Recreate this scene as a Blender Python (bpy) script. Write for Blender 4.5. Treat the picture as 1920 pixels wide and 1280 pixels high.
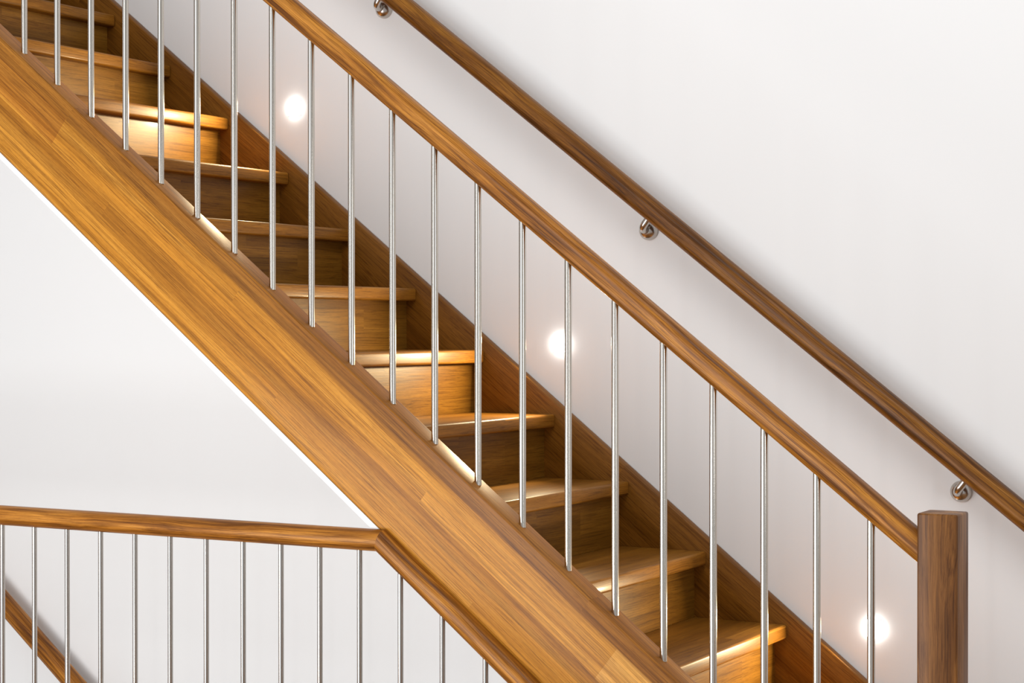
import bpy, bmesh, math, random
from mathutils import Vector, Matrix

for o in list(bpy.data.objects):
    bpy.data.objects.remove(o)
S = bpy.context.scene
C = S.collection
FL = 1.44                      # eye height above the floor at the foot of the stair

# ------------------------------------------------------------------ camera
cam_d = bpy.data.cameras.new('camera')
cam = bpy.data.objects.new('camera', cam_d); C.objects.link(cam)
cam_d.sensor_width = 36.0
cam_d.lens = 3459.25 / 1920 * 36.0
cam_d.clip_start = 0.05
yaw, pitch, roll = 0.5122, -0.00708, -0.00035
rt = Vector((math.cos(yaw), math.sin(yaw), 0))
fw = Vector((-math.sin(yaw) * math.cos(pitch), math.cos(yaw) * math.cos(pitch), math.sin(pitch)))
up = rt.cross(fw)
rt2 = rt * math.cos(roll) + up * math.sin(roll)
up2 = -rt * math.sin(roll) + up * math.cos(roll)
m = Matrix((rt2, up2, -fw)).transposed().to_4x4()
m.translation = Vector((0, 0, FL))
cam.matrix_world = m
S.camera = cam

# ------------------------------------------------------------------ world, lights, exposure
S.view_settings.view_transform = 'Standard'
S.view_settings.look = 'None'
S.view_settings.exposure = -0.05
S.view_settings.gamma = 1.0
S.view_settings.use_curve_mapping = False
w = bpy.data.worlds.new('world'); S.world = w; w.use_nodes = True
bg = w.node_tree.nodes['Background']
bg.inputs[0].default_value = (0.99, 0.99, 1.0, 1)
bg.inputs[1].default_value = 0.54


def area(name, loc, target, sx, sy, power, col):
    d = bpy.data.lights.new(name, 'AREA'); d.shape = 'RECTANGLE'
    d.size = sx; d.size_y = sy; d.energy = power; d.color = col
    o = bpy.data.objects.new(name, d); C.objects.link(o)
    o.location = loc
    o.rotation_euler = (Vector(target) - Vector(loc)).to_track_quat('-Z', 'Y').to_euler()
    return o


area('left_fill', (-3.7, -1.6, 1.5), (-2.4, 4.4, 1.2), 0.9, 4.6, 150, (0.975, 0.985, 1.0))  # added tall soft source, unseen; main light and bright streak on the rods
area('ceiling_light', (-0.6, 2.3, 4.3), (-1.4, 4.3, 1.2), 1.6, 1.2, 36, (1.0, 0.98, 0.96))
area('right_fill', (2.5, 1.0, 1.5), (-1.0, 4.3, 0.8), 0.9, 1.6, 22, (0.97, 0.985, 1.0))  # added off-frame fill to brighten the lower right wall and newel side
area('low_fill', (-3.7, 1.5, 0.55), (-3.0, 4.4, 1.3), 1.3, 0.9, 27, (0.99, 0.985, 0.98))  # added low light out of view, throws the wall rail's shadow upward

# ------------------------------------------------------------------ material helpers


def new_mat(name):
    mt = bpy.data.materials.new(name); mt.use_nodes = True
    nt = mt.node_tree
    b = nt.nodes['Principled BSDF']
    return mt, nt, b


def N(nt, kind, **kw):
    n = nt.nodes.new(kind)
    for k, v in kw.items():
        setattr(n, k, v)
    return n


def math_n(nt, op, a, b=None):
    n = N(nt, 'ShaderNodeMath', operation=op)
    for i, v in enumerate((a, b)):
        if v is None: continue
        if isinstance(v, (int, float)): n.inputs[i].default_value = v
        else: nt.links.new(v, n.inputs[i])
    return n.outputs[0]


def ramp(nt, fac, stops, interp='LINEAR'):
    r = N(nt, 'ShaderNodeValToRGB'); r.color_ramp.interpolation = interp
    e = r.color_ramp.elements
    while len(e) < len(stops): e.new(0.5)
    for i, (p, c) in enumerate(stops):
        e[i].position = p; e[i].color = (*c, 1)
    nt.links.new(fac, r.inputs[0])
    return r.outputs[0]


def mixc(nt, fac, a, b, blend='MIX'):
    n = N(nt, 'ShaderNodeMix', data_type='RGBA', blend_type=blend)
    for s, v in ((n.inputs[0], fac), (n.inputs[6], a), (n.inputs[7], b)):
        if isinstance(v, (int, float)): s.default_value = v
        elif isinstance(v, tuple): s.default_value = (*v, 1)
        else: nt.links.new(v, s)
    return n.outputs[2]


def wood(name, axis, dark, mid, light, figure=(2.2, 26.0), contrast=1.0, stave=0.0, stave_len=0.7,
         rough=0.42, warp=0.012, bands=None, coat=0.08, streak=0.75, patches=(), stave_axis=2, stave_amt=0.22):
    """oiled wood with the grain along local axis (0, 1 or 2)"""
    mt, nt, b = new_mat(name)
    L = nt.links.new
    tc = N(nt, 'ShaderNodeTexCoord'); oi = N(nt, 'ShaderNodeObjectInfo')
    sep = N(nt, 'ShaderNodeSeparateXYZ'); L(tc.outputs['Object'], sep.inputs[0])
    ax = [sep.outputs[i] for i in range(3)]
    along = ax[axis]; oth = [ax[i] for i in range(3) if i != axis]
    rnd = math_n(nt, 'MULTIPLY', oi.outputs['Random'], 37.0)
    extra = None; sv = None
    if stave:
        row = math_n(nt, 'FLOOR', math_n(nt, 'DIVIDE', ax[stave_axis], stave))
        sh = math_n(nt, 'MULTIPLY', math_n(nt, 'FRACT', math_n(nt, 'MULTIPLY', row, 0.377)), stave_len)
        cell = math_n(nt, 'FLOOR', math_n(nt, 'DIVIDE', math_n(nt, 'ADD', along, sh), stave_len))
        cb = N(nt, 'ShaderNodeCombineXYZ'); L(row, cb.inputs[0]); L(cell, cb.inputs[1]); L(rnd, cb.inputs[2])
        wn = N(nt, 'ShaderNodeTexWhiteNoise', noise_dimensions='3D'); L(cb.outputs[0], wn.inputs['Vector'])
        sv = wn.outputs['Value']
        extra = math_n(nt, 'MULTIPLY', sv, 9.0)
    # warp the across coordinate along the grain so the figure wanders
    lo = N(nt, 'ShaderNodeCombineXYZ')
    L(math_n(nt, 'MULTIPLY', along, 2.6), lo.inputs[0]); L(math_n(nt, 'MULTIPLY', oth[0], 9.0), lo.inputs[1])
    L(math_n(nt, 'ADD', math_n(nt, 'MULTIPLY', oth[1], 9.0), rnd), lo.inputs[2])
    wnz = N(nt, 'ShaderNodeTexNoise'); wnz.inputs['Scale'].default_value = 1.0; wnz.inputs['Detail'].default_value = 1.5
    L(lo.outputs[0], wnz.inputs['Vector'])
    wv = math_n(nt, 'MULTIPLY', math_n(nt, 'SUBTRACT', wnz.outputs['Fac'], 0.5), warp * 2)

    def field(fa, fo, detail, rgh=0.55):
        cb = N(nt, 'ShaderNodeCombineXYZ')
        a = math_n(nt, 'MULTIPLY', along, fa)
        if extra is not None: a = math_n(nt, 'ADD', a, extra)
        L(math_n(nt, 'ADD', a, rnd), cb.inputs[0])
        L(math_n(nt, 'MULTIPLY', math_n(nt, 'ADD', oth[0], wv), fo), cb.inputs[1])
        L(math_n(nt, 'MULTIPLY', math_n(nt, 'ADD', oth[1], wv), fo), cb.inputs[2])
        n = N(nt, 'ShaderNodeTexNoise'); n.inputs['Scale'].default_value = 1.0
        n.inputs['Detail'].default_value = detail; n.inputs['Roughness'].default_value = rgh
        L(cb.outputs[0], n.inputs['Vector'])
        return n.outputs['Fac']
    big = field(figure[0], figure[1], 3.0)
    med = field(figure[0] * 2.2, figure[1] * 5.5, 3.0)
    fine = field(7.0, 420.0, 3.0, 0.6)
    fleck = field(60.0, 900.0, 1.0, 0.5)
    base = ramp(nt, big, [(0.5 - 0.16 / contrast, dark), (0.5, mid), (0.5 + 0.17 / contrast, light)])
    mg = ramp(nt, med, [(0.32, (0.52, 0.46, 0.38)), (0.55, (1.0, 1.0, 1.0)), (0.75, (1.22, 1.18, 1.12))])
    col = mixc(nt, streak, base, mg, 'MULTIPLY')
    fg = ramp(nt, fine, [(0.34, (0.42, 0.34, 0.26)), (0.49, (1.0, 1.0, 1.0)), (0.7, (1.2, 1.2, 1.16))])
    col = mixc(nt, 0.70, col, fg, 'MULTIPLY')
    fl = ramp(nt, fleck, [(0.34, (0.72, 0.66, 0.58)), (0.46, (1, 1, 1)), (0.7, (1.05, 1.05, 1.05))])
    col = mixc(nt, 0.5, col, fl, 'MULTIPLY')
    if sv is not None:
        st = ramp(nt, sv, [(0.0, (1 - stave_amt * 1.5, 1 - stave_amt * 1.7, 1 - stave_amt * 1.9)), (0.5, (1, 1, 1)),
                           (1.0, (1 + stave_amt, 1 + stave_amt, 1 + stave_amt))])
        col = mixc(nt, 1.0, col, st, 'MULTIPLY')
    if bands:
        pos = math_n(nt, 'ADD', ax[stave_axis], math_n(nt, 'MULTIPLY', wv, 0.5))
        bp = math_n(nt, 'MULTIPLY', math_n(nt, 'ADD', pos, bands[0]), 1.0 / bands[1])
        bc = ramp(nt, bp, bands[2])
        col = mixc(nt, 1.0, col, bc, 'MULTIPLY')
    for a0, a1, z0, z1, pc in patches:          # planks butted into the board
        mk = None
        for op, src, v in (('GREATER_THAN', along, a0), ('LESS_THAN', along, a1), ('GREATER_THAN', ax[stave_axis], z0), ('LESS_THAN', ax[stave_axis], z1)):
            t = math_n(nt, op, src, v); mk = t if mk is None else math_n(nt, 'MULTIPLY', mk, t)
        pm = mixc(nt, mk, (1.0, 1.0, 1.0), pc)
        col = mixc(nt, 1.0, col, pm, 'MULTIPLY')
    L(col, b.inputs['Base Color'])
    b.inputs['Roughness'].default_value = rough
    b.inputs['Coat Weight'].default_value = coat
    b.inputs['Coat Roughness'].default_value = 0.15
    b.inputs['Specular IOR Level'].default_value = 0.16
    bm_ = N(nt, 'ShaderNodeBump'); bm_.inputs['Strength'].default_value = 0.25; bm_.inputs['Distance'].default_value = 0.0006
    L(fine, bm_.inputs['Height']); L(bm_.outputs[0], b.inputs['Normal'])
    return mt


def paint(name, col, rough=0.75):
    mt, nt, b = new_mat(name)
    tc = N(nt, 'ShaderNodeTexCoord')
    n = N(nt, 'ShaderNodeTexNoise'); n.inputs['Scale'].default_value = 260; n.inputs['Detail'].default_value = 3
    nt.links.new(tc.outputs['Object'], n.inputs['Vector'])
    n2 = N(nt, 'ShaderNodeTexNoise'); n2.inputs['Scale'].default_value = 1.3; n2.inputs['Detail'].default_value = 2
    nt.links.new(tc.outputs['Object'], n2.inputs['Vector'])
    c = ramp(nt, n2.outputs['Fac'], [(0.3, tuple(x * 0.985 for x in col)), (0.7, col)])
    nt.links.new(c, b.inputs['Base Color'])
    bm_ = N(nt, 'ShaderNodeBump'); bm_.inputs['Strength'].default_value = 0.08; bm_.inputs['Distance'].default_value = 0.0008
    nt.links.new(n.outputs['Fac'], bm_.inputs['Height']); nt.links.new(bm_.outputs[0], b.inputs['Normal'])
    b.inputs['Roughness'].default_value = rough
    b.inputs['Specular IOR Level'].default_value = 0.25
    return mt


def steel(name, col, rough, axis=2):
    mt, nt, b = new_mat(name)
    b.inputs['Metallic'].default_value = 1.0
    tc = N(nt, 'ShaderNodeTexCoord'); mp = N(nt, 'ShaderNodeMapping')
    sc = [900, 900, 900]; sc[axis] = 6
    mp.inputs['Scale'].default_value = sc
    nt.links.new(tc.outputs['Object'], mp.inputs[0])
    n = N(nt, 'ShaderNodeTexNoise'); n.inputs['Scale'].default_value = 1; n.inputs['Detail'].default_value = 2
    nt.links.new(mp.outputs[0], n.inputs['Vector'])
    c = ramp(nt, n.outputs['Fac'], [(0.3, tuple(x * 0.96 for x in col)), (0.7, col)])
    nt.links.new(c, b.inputs['Base Color'])
    r = N(nt, 'ShaderNodeMapRange'); r.inputs[3].default_value = rough * 0.93; r.inputs[4].default_value = rough * 1.07
    nt.links.new(n.outputs['Fac'], r.inputs[0]); nt.links.new(r.outputs[0], b.inputs['Roughness'])
    return mt


def lamp_mat(name, col, strength):
    mt, nt, b = new_mat(name)
    b.inputs['Base Color'].default_value = (0.9, 0.9, 0.88, 1)
    b.inputs['Emission Color'].default_value = (*col, 1)
    b.inputs['Emission Strength'].default_value = strength
    return mt


# wood tones (linear)
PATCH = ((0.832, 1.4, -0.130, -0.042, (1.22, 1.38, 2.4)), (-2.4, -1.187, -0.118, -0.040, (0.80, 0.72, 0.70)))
DK = (0.17, 0.070, 0.016); MD = (0.34, 0.155, 0.036); LT = (0.50, 0.255, 0.070)
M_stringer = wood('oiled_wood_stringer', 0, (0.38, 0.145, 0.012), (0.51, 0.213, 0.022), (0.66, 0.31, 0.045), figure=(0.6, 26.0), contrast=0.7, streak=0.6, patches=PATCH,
                  stave=0.0415, stave_len=1.9, stave_amt=0.08, warp=0.004,
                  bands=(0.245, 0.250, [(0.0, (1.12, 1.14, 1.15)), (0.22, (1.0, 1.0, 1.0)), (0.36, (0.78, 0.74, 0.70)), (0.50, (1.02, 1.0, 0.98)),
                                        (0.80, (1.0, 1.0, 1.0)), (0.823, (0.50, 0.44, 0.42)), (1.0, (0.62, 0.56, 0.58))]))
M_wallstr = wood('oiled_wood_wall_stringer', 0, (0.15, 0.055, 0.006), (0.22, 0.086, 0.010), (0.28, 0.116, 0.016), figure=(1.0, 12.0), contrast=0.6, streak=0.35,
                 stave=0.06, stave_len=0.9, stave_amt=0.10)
M_tread = wood('oiled_wood_tread', 1, (0.19, 0.073, 0.008), (0.28, 0.115, 0.013), (0.37, 0.165, 0.024), figure=(1.2, 14.0), contrast=0.7, streak=0.40,
               stave=0.058, stave_len=3.0, stave_axis=0, stave_amt=0.12)
M_riser = wood('oiled_wood_riser', 1, (0.15, 0.061, 0.006), (0.21, 0.091, 0.010), (0.28, 0.130, 0.018), figure=(1.2, 16.0), contrast=0.65, streak=0.35,
               stave=0.062, stave_len=0.62, stave_axis=2, stave_amt=0.08)
M_rail = wood('oiled_wood_handrail', 0, (0.15, 0.050, 0.006), (0.33, 0.122, 0.014), (0.52, 0.220, 0.034), figure=(2.2, 60.0), contrast=1.25,
              warp=0.012)
M_wrail = wood('oiled_wood_wall_handrail', 0, (0.085, 0.029, 0.003), (0.185, 0.068, 0.007), (0.31, 0.128, 0.017), figure=(2.0, 55.0), contrast=1.1,
               warp=0.014)
M_newel = wood('oiled_wood_newel', 2, (0.11, 0.040, 0.009), (0.21, 0.084, 0.019), (0.33, 0.148, 0.040), figure=(1.3, 30.0), contrast=0.9, streak=0.55,
               warp=0.030)
M_wall = paint('white_wall_paint', (0.855, 0.86, 0.86))
M_soffit = paint('white_soffit_paint', (0.90, 0.90, 0.90), 0.5)
M_floor = wood('wooden_floor_boards', 0, DK, MD, LT, stave=0.12, stave_axis=1, stave_len=1.6)
M_steel = steel('brushed_steel', (0.60, 0.56, 0.50), 0.17)
M_steel_low = steel('brushed_steel_landing', (0.46, 0.425, 0.39), 0.16)
M_nickel = steel('satin_nickel', (0.54, 0.50, 0.46), 0.24, 1)
M_lamp = lamp_mat('lit_lamp_diffuser', (1.0, 0.97, 0.92), 13.0)
M_bezel = paint('white_lamp_bezel', (0.85, 0.85, 0.84), 0.4)

# ------------------------------------------------------------------ mesh helpers


def link(name, me, mat, parent=None, loc=(0, 0, 0), rot=(0, 0, 0), smooth=True):
    if mat: me.materials.append(mat)
    o = bpy.data.objects.new(name, me); C.objects.link(o)
    o.location = loc; o.rotation_euler = rot
    if parent: o.parent = parent
    if smooth:
        me.polygons.foreach_set('use_smooth', [True] * len(me.polygons))
    return o


def to_mesh(bm, name):
    bmesh.ops.recalc_face_normals(bm, faces=bm.faces)
    me = bpy.data.meshes.new(name); bm.to_mesh(me); bm.free()
    return me


def flat_edges(me, ang=0.6):
    me.set_sharp_from_angle(angle=ang)


def bevel_all(bm, r, seg=3):
    bmesh.ops.recalc_face_normals(bm, faces=bm.faces)
    es = [e for e in bm.edges if len(e.link_faces) == 2 and e.calc_face_angle(0) > 0.3]
    bmesh.ops.bevel(bm, geom=es, offset=r, segments=seg, profile=0.5, affect='EDGES')


def prism(poly, y0, y1, r=0.0, seg=3):
    """polygon in local x,z extruded over y"""
    bm = bmesh.new()
    a = [bm.verts.new((x, y0, z)) for x, z in poly]
    b = [bm.verts.new((x, y1, z)) for x, z in poly]
    bm.faces.new(a); bm.faces.new(b[::-1])
    n = len(poly)
    for i in range(n):
        bm.faces.new((a[i], a[(i + 1) % n], b[(i + 1) % n], b[i]))
    if r: bevel_all(bm, r, seg)
    return bm


def box(x0, x1, y0, y1, z0, z1, r=0.0, seg=3):
    return prism([(x0, z0), (x1, z0), (x1, z1), (x0, z1)], y0, y1, r, seg)


def rail_section(wd, ht, n=40, p=2.5, flat=0.0):
    pts = []
    for i in range(n):
        t = 2 * math.pi * i / n
        c, s = math.cos(t), math.sin(t)
        y = wd / 2 * math.copysign(abs(c) ** (2 / p), c)
        z = ht / 2 * math.copysign(abs(s) ** (2 / p), s)
        if flat: z = max(z, -ht / 2 + flat)
        pts.append((y, z))
    return pts


def sweep(path, sec, planes=None):
    """section (y, up) swept along a path in the x,z plane; planes give each cut's tilt as the x,z direction of its height axis"""
    bm = bmesh.new(); rings = []
    for k, (x, z) in enumerate(path):
        vx, vz = planes[k]
        rings.append([bm.verts.new((x + u * vx, y, z + u * vz)) for y, u in sec])
    n = len(sec)
    for a, b in zip(rings[:-1], rings[1:]):
        for i in range(n):
            bm.faces.new((a[i], a[(i + 1) % n], b[(i + 1) % n], b[i]))
    bm.faces.new(rings[0]); bm.faces.new(rings[-1][::-1])
    return bm


def cyl(r, z0, z1, seg=24):
    bm = bmesh.new()
    bmesh.ops.create_cone(bm, cap_ends=True, segments=seg, radius1=r, radius2=r, depth=z1 - z0,
                          matrix=Matrix.Translation((0, 0, (z0 + z1) / 2)))
    return bm


def empty(name, loc, label, cat, group=None):
    o = bpy.data.objects.new(name, None); C.objects.link(o); o.location = loc
    o.empty_display_size = 0.1
    o['label'] = label; o['category'] = cat
    if group: o['group'] = group
    return o


# ------------------------------------------------------------------ stair numbers (z relative to the eye, + FL)
SL = 0.7786; A = math.atan(SL); CA, SA = math.cos(A), math.sin(A)
YW = 4.434                       # wall face
Y_F, Y_I = 3.6125, 3.685         # outer stringer
Y_WS = 4.404                     # inner face of wall stringer
YB = 3.650                       # baluster line
TOP, BOT = -2.023 + FL, -2.330 + FL
G = 0.22130; R = G * SL
X0, Z0 = -3.891, -3.891 * -SL - 2.055 + FL


def line_z(a, x): return a - SL * x


def to_slope(x, z, ox, oz):
    """world x,z to the frame lying along the slope at ox,oz"""
    dx, dz = x - ox, z - oz
    return (dx * CA - dz * SA, dx * SA + dz * CA)


# ------------------------------------------------------------------ setting
def struct(name, bm, mat, loc=(0, 0, 0)):
    o = link(name, to_mesh(bm, name), mat, None, loc, smooth=False)
    o['kind'] = 'structure'
    return o


LAMPS = [(-3.228, 0.649 + FL), (-2.340, -0.043 + FL), (-1.460, -0.746 + FL)]


def wall_with_holes():
    """back wall with a small square pocket for each recessed lamp"""
    h = 0.0225; xs = {-7.0, 3.0}; zs = {-3.2, 4.6}
    for x, z in LAMPS:
        xs |= {x - h, x + h}; zs |= {z - h, z + h}
    xs = sorted(xs); zs = sorted(zs)
    bm = bmesh.new(); V = {}

    def v(x, y, z):
        k = (round(x, 5), round(y, 5), round(z, 5))
        if k not in V: V[k] = bm.verts.new((x, y, z))
        return V[k]
    for i in range(len(xs) - 1):
        for j in range(len(zs) - 1):
            a, b, c, d = xs[i], xs[i + 1], zs[j], zs[j + 1]
            if any(abs((a + b) / 2 - x) < h / 2 and abs((c + d) / 2 - z) < h / 2 for x, z in LAMPS):
                y = YW + 0.03
                bm.faces.new((v(a, y, c), v(b, y, c), v(b, y, d), v(a, y, d)))
                for p, q in (((a, c), (b, c)), ((b, c), (b, d)), ((b, d), (a, d)), ((a, d), (a, c))):
                    bm.faces.new((v(p[0], YW, p[1]), v(q[0], YW, q[1]), v(q[0], y, q[1]), v(p[0], y, p[1])))
            else:
                bm.faces.new((v(a, YW, c), v(b, YW, c), v(b, YW, d), v(a, YW, d)))
    # back and sides so that the wall has its thickness
    T = YW + 0.15; x0, x1, z0, z1 = xs[0], xs[-1], zs[0], zs[-1]
    bm.faces.new((v(x0, T, z0), v(x0, T, z1), v(x1, T, z1), v(x1, T, z0)))
    bm.faces.new([v(x, YW, z0) for x in xs] + [v(x1, T, z0), v(x0, T, z0)])
    bm.faces.new([v(x, YW, z1) for x in xs] + [v(x1, T, z1), v(x0, T, z1)])
    bm.faces.new([v(x0, YW, z) for z in zs] + [v(x0, T, z1), v(x0, T, z0)])
    bm.faces.new([v(x1, YW, z) for z in zs] + [v(x1, T, z1), v(x1, T, z0)])
    return bm


struct('wall_back', wall_with_holes(), M_wall)
# the floor the stair lands on, open to the flight below left of it
struct('floor', box(-1.16, 3.0, 3.0, YW, -0.22, 0.0), M_floor)
struct('floor', box(-6.5, 3.0, 1.6, 3.0, -0.22, 0.0), M_floor)
struct('trim_1', box(-6.5, -2.33, 3.0, 3.66, -0.22, 0.0), M_floor)

# ------------------------------------------------------------------ the staircase
stair = empty('staircase', (-1.06, 4.03, 0), 'straight golden brown wooden staircase against the white wall, closed risers and white soffit', 'staircase')


def par(o):
    o.parent = stair
    o.matrix_parent_inverse = Matrix.Translation(stair.location).inverted()
    return o


OX, OZ = -2.4, line_z(TOP, -2.4)
xa, xb = -5.3, -1.1015
poly = [(xa, line_z(TOP, xa)), (xb, line_z(TOP, xb)), (xb, 0.0), (-2.330 + FL) and (line_z(BOT, 0) / SL, 0.0), (xa, line_z(BOT, xa))]
# foot: the underside meets the floor where z = 0
xf = BOT / SL
poly = [(xa, line_z(TOP, xa)), (xb, line_z(TOP, xb)), (xb, 0.0)]
if xf < xb: poly.append((xf, 0.0))
else: poly[-1] = (xb, line_z(BOT, xb))
poly.append((xa, line_z(BOT, xa)))
lp = [to_slope(x, z, OX, OZ) for x, z in poly]
me = to_mesh(prism(lp, Y_F, Y_I, 0.005, 4), 'outer_stringer'); flat_edges(me)
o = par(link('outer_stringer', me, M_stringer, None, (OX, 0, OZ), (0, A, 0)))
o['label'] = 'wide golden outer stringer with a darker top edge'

xb2 = -0.80
poly = [(xa, line_z(TOP, xa)), (xb2, line_z(TOP, xb2)), (xb2, 0.0), (xf, 0.0), (xa, line_z(BOT, xa))]
lp = [to_slope(x, z, OX, OZ) for x, z in poly]
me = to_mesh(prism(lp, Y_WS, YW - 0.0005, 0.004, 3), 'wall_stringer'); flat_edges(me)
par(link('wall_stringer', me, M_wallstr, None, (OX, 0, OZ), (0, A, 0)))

# treads and risers: one of each, then copies
TT = 0.036; INS = 0.034; RT = 0.018
tread_me = to_mesh(box(-G - INS - 0.004, 0, Y_I, Y_WS, -TT, 0, 0.0065, 4), 'tread'); flat_edges(tread_me)
riser_me = to_mesh(box(-INS - RT, -INS, Y_I, Y_WS, -R, -TT, 0), 'riser')
tread0 = riser0 = None
KMIN, KMAX = -4, 13
for k in range(KMIN, KMAX + 1):
    p = (X0 + G * k, 0, Z0 - R * k)
    if tread0 is None:
        tread0 = par(link('tread', tread_me, M_tread, None, p))
        riser0 = par(link('riser', riser_me, M_riser, None, p, smooth=False))
    else:
        for src in (tread0, riser0):
            c = src.copy(); C.objects.link(c); c.location = p
# white soffit boarded under the flight
SB = BOT - 0.017
poly = [(xa, line_z(BOT - 0.0005, xa)), (xf - 0.02, 0.0 + 0.02 * SL), (xf - 0.02, line_z(SB, xf - 0.02)), (xa, line_z(SB, xa))]
lp = [to_slope(x, z, OX, OZ) for x, z in poly]
o = par(link('soffit', to_mesh(prism(lp, Y_F + 0.001, YW - 0.0005, 0.0), 'soffit'), M_soffit, None, (OX, 0, OZ), (0, A, 0), smooth=False))
o['label'] = 'white soffit edge'

# ------------------------------------------------------------------ stair balustrade
rail_root = empty('stair_balustrade', (-1.06, 3.65, 0), 'balustrade of steel rods under a wooden handrail ending in a square newel post', 'balustrade')


def sub(o, root):
    o.parent = root
    o.matrix_parent_inverse = Matrix.Translation(root.location).inverted()
    return o


def slope_rail(name, a_c, x0, x1, yc, wd, ht, mat, n=2, p=2.5, end_newel=False, flat=0.0):
    """straight sloping rail in its own frame; wd deep, ht high across the slope"""
    ox, oz = (x0 + x1) / 2, line_z(a_c, (x0 + x1) / 2)
    sec = rail_section(wd, ht, 44, p, flat)
    pts = [to_slope(x, line_z(a_c, x), ox, oz) for x in (x0, x1)]
    # plumb cut at a newel, square cut elsewhere
    pl = [(0, 1), ((-math.tan(A)) * -1 * -1, 1) if end_newel else (0, 1)]
    if end_newel:
        pl[1] = (-SL, 1.0)
    me = to_mesh(sweep(pts, sec, pl), name); flat_edges(me, 0.9)
    return link(name, me, mat, None, (ox, yc, oz), (0, A, 0))


NX0, NX1 = -1.101, -1.019
HR = -1.302 + FL
sub(slope_rail('handrail', HR, -5.2, NX0, YB, 0.052, 0.0537, M_rail, end_newel=True, p=2.8), rail_root)

me = to_mesh(box(0, NX1 - NX0, 3.609, 3.691, 0, -0.3690 + FL, 0.0045, 4), 'newel_post'); flat_edges(me)
o = sub(link('newel_post', me, M_newel, None, (NX0, 0, 0)), rail_root)
o['label'] = 'square brown wooden newel post'

BR = 0.0080
bh = (HR - TOP)


def baluster_mesh(z0, z1, name):
    me = to_mesh(cyl(BR, z0, z1, 28), name); flat_edges(me)
    return me


bal_me = baluster_mesh(-0.004, bh - 0.006, 'baluster')
b0 = None
for i in range(-7, 21):
    x = -3.5412 + 0.11662 * i
    loc = (x, YB, line_z(TOP, x))
    if b0 is None:
        b0 = sub(link('baluster', bal_me, M_steel, None, loc), rail_root)
    else:
        c = b0.copy(); C.objects.link(c); c.location = loc

# ------------------------------------------------------------------ landing balustrade
YL = 3.606
land = empty('landing_balustrade', (-2.378, YL, 0), 'lower left balustrade of slim steel rods whose rounded wooden rail turns down beside the stringer', 'balustrade')
ZL = -0.4953 + FL; XC = -2.378
LR = -2.3475 + FL
sec = rail_section(0.052, 0.052, 44, 2.15)
# the level run and the sloping run are mitred where they meet
bis = Vector((math.sin(A / 2), 0, math.cos(A / 2)))
mit = (math.tan(A / 2), 1.0)
me = to_mesh(sweep([(-3.2, 0), (0, 0)], sec, [(0, 1), mit]), 'level_handrail'); flat_edges(me, 0.9)
sub(link('level_handrail', me, M_rail, None, (XC, YL, ZL)), land)
xe = -1.25
le = (xe - XC) / CA
me = to_mesh(sweep([(0, 0), (le, 0)], sec, [(-math.tan(A / 2), 1.0), (0, 1)]), 'sloping_handrail'); flat_edges(me, 0.9)
sub(link('sloping_handrail', me, M_rail, None, (XC, YL, ZL), (0, A, 0)), land)
LBR = 0.0066
lb_me = to_mesh(cyl(LBR, -1.00, 0, 24), 'baluster'); flat_edges(lb_me)
lb0 = None
for j in range(-9, 21):
    x = -3.5810 + 0.1142 * j
    top = ZL if x < XC else ZL - SL * (x - XC)
    if lb0 is None:
        lb0 = sub(link('baluster', lb_me, M_steel_low, None, (x, YL, top - 0.005)), land)
    else:
        c = lb0.copy(); C.objects.link(c); c.location = (x, YL, top - 0.005)

sub(link('base_rail', to_mesh(box(-3.2, -0.0, -0.022, 0.022, -0.05, 0.0, 0.004), 'base_rail'), M_rail, None, (XC, YL, 0.05)), land)
ls = to_mesh(prism([(0, 0), (le, 0), (le, -0.24), (0, -0.24)], -0.03, 0.03, 0.004), 'lower_stringer'); flat_edges(ls)
sub(link('lower_stringer', ls, M_stringer, None, (XC, YL, ZL - 0.92), (0, A, 0)), land)

# ------------------------------------------------------------------ wall handrails
YR = 4.369


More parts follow.
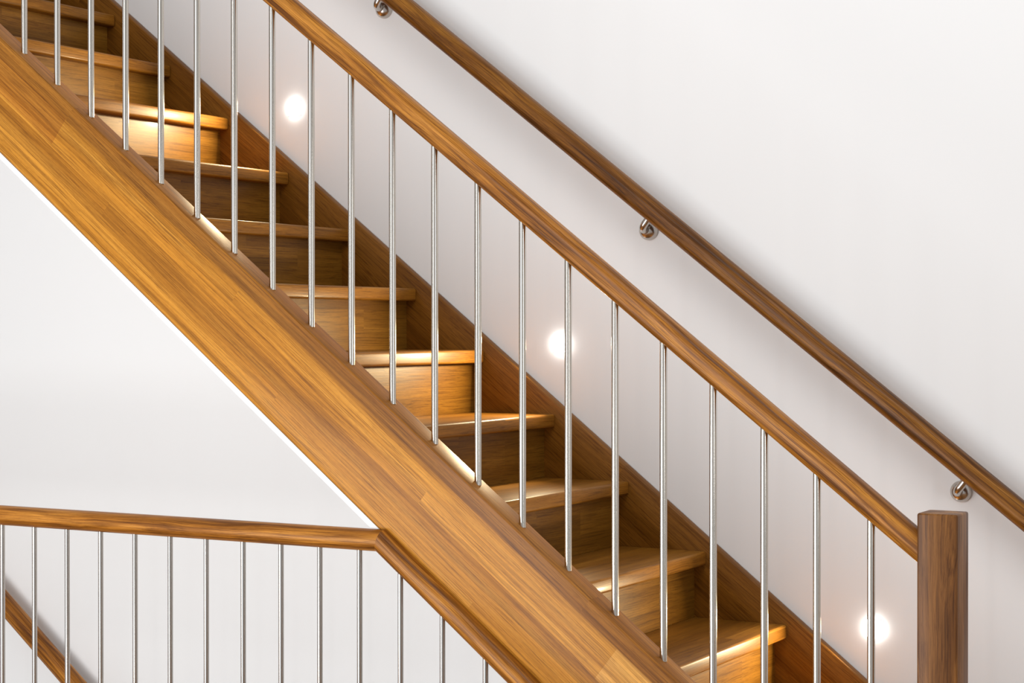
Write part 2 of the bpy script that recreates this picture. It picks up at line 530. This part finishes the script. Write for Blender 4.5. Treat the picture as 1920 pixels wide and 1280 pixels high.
def bracket(root, x, z, rail_z):
    """domed rosette on the wall, an arm coming out of it and turning up under the rail"""
    bm = bmesh.new()
    prof = [(0.0262 * math.sin(math.pi / 2 * i / 12), -0.004 - 0.0225 * math.cos(math.pi / 2 * i / 12)) for i in range(13)] + [(0.0262, 0.0)]
    seg = 36; rings = []
    for r, y in prof:
        if r == 0:
            rings.append([bm.verts.new((0, y, 0))]); continue
        rings.append([bm.verts.new((r * math.cos(2 * math.pi * i / seg), y, r * math.sin(2 * math.pi * i / seg))) for i in range(seg)])
    for a, b in zip(rings[:-1], rings[1:]):
        for i in range(seg):
            if len(a) == 1: bm.faces.new((a[0], b[i], b[(i + 1) % seg]))
            else: bm.faces.new((a[i], a[(i + 1) % seg], b[(i + 1) % seg], b[i]))
    bm.faces.new(rings[-1])
    me = to_mesh(bm, 'bracket'); flat_edges(me, 0.9)
    br = sub(link('bracket', me, M_nickel, None, (x, YW, z)), root)
    br['label'] = 'domed steel wall bracket'
    # arm: out of the dome, then square to the rail
    yo = YR - YW + 0.012; h = (rail_z - z) * CA
    dv = Vector((SA, 0, CA))
    pts = [Vector((0, -0.012, 0))]
    rr = 0.020
    for i in range(0, 9):
        t = math.pi / 2 * i / 8
        pts.append(Vector((0, yo + rr - rr * math.sin(t), 0)) + dv * (rr - rr * math.cos(t)))
    pts.append(Vector((0, yo, 0)) + dv * h)
    bm = bmesh.new(); prev = None
    for k, p in enumerate(pts):
        d = (pts[min(k + 1, len(pts) - 1)] - pts[max(k - 1, 0)]).normalized()
        s = Vector((CA, 0, -SA)); u = d.cross(s).normalized()
        ring = [bm.verts.new(p + s * 0.0100 * math.cos(2 * math.pi * i / 20) + u * 0.0100 * math.sin(2 * math.pi * i / 20)) for i in range(20)]
        if prev:
            for i in range(20):
                bm.faces.new((prev[i], prev[(i + 1) % 20], ring[(i + 1) % 20], ring[i]))
        else:
            bm.faces.new(ring)
        prev = ring
    bm.faces.new(prev[::-1])
    me = to_mesh(bm, 'arm'); flat_edges(me, 0.9)
    arm = link('arm', me, M_nickel, br)
    return br


AW = -1.279 + FL
wh = empty('wall_handrail', (-2.5, YR, line_z(AW, -2.5)), 'brown wooden handrail on domed steel brackets along the white wall above the stairs', 'handrail')
sub(slope_rail('rail', AW, -4.6, -0.35, YR, 0.054, 0.0567, M_wrail, p=2.5), wh)
for i in range(-1, 4):
    bx_ = -2.9101 + 0.834 * i; bz = 0.0798 + FL - (0.0798 * 0 + 0.6535 * i)
    bx_ = (-0.6563 + 0.1881 * i) * YW; bz = (0.2059 - 0.14755 * i) * YW + FL
    if bx_ > -0.4: continue
    bracket(wh, bx_, bz, line_z(AW, bx_) - 0.020)

AL = -0.9737 * YR + FL
wl = empty('wall_handrail', (-3.9, YR, line_z(AL, -3.9)), 'light brown wooden wall handrail at the lower left, seen behind the landing rods', 'handrail')
sub(slope_rail('rail', AL, -5.4, -1.5, YR, 0.054, 0.060, M_rail, p=2.4), wl)
for x in (-5.0, -2.6, -1.8):
    bracket(wl, x, line_z(AL, x) - 0.083, line_z(AL, x) - 0.020)

# ------------------------------------------------------------------ recessed step lights
LT_ = ['square wall light glowing low beside the upper treads, between the sixth and eighth rods',
       'square wall light glowing halfway up the flight, under the middle of the handrail',
       'square wall light glowing low on the wall beside the newel post']
LT_[0] = 'small lit square wall light beside the upper treads, uppermost of the three'
LT_[1] = 'small lit square wall light halfway down the flight, just above the stringer'
LT_[2] = 'small lit square wall light nearest the square newel post'
lens_me = to_mesh(box(-0.021, 0.021, -0.012, 0.010, -0.021, 0.021, 0.006, 4), 'diffuser'); flat_edges(lens_me)


def ring_bm():
    bm = bmesh.new(); o_, i_ = 0.0225, 0.0213
    for a, b, c, d in ((-o_, o_, i_, o_), (-o_, o_, -o_, -i_), (-o_, -i_, -i_, i_), (i_, o_, -i_, i_)):
        b2 = box(a, b, -0.0015, 0.020, c, d)
        t = bpy.data.meshes.new('t'); b2.to_mesh(t); b2.free(); bm.from_mesh(t); bpy.data.meshes.remove(t)
    return bm


bez_me = to_mesh(ring_bm(), 'bezel')
for (x, z), lab in zip(LAMPS, LT_):
    r = empty('step_light', (x, YW, z), lab, 'wall light', 'recessed step lights along the stair wall')
    if not lens_me.materials:
        link('diffuser', lens_me, M_lamp, r); link('bezel', bez_me, M_bezel, r, smooth=False)
    else:
        for nm, me_ in (('diffuser', lens_me), ('bezel', bez_me)):
            c = bpy.data.objects.new(nm, me_); C.objects.link(c); c.parent = r
    d = bpy.data.lights.new('step_lamp', 'AREA'); d.shape = 'SQUARE'; d.size = 0.036
    d.energy = 6.0; d.color = (1.0, 0.83, 0.50); d.spread = math.radians(125)
    lo = bpy.data.objects.new('step_lamp', d); C.objects.link(lo)
    lo.location = (0, -0.014, 0); lo.rotation_euler = (math.radians(-70 + 0), 0, 0)
    lo.rotation_euler = Vector((-0.40, -1, -0.22)).to_track_quat('-Z', 'Y').to_euler()
    lo.parent = r
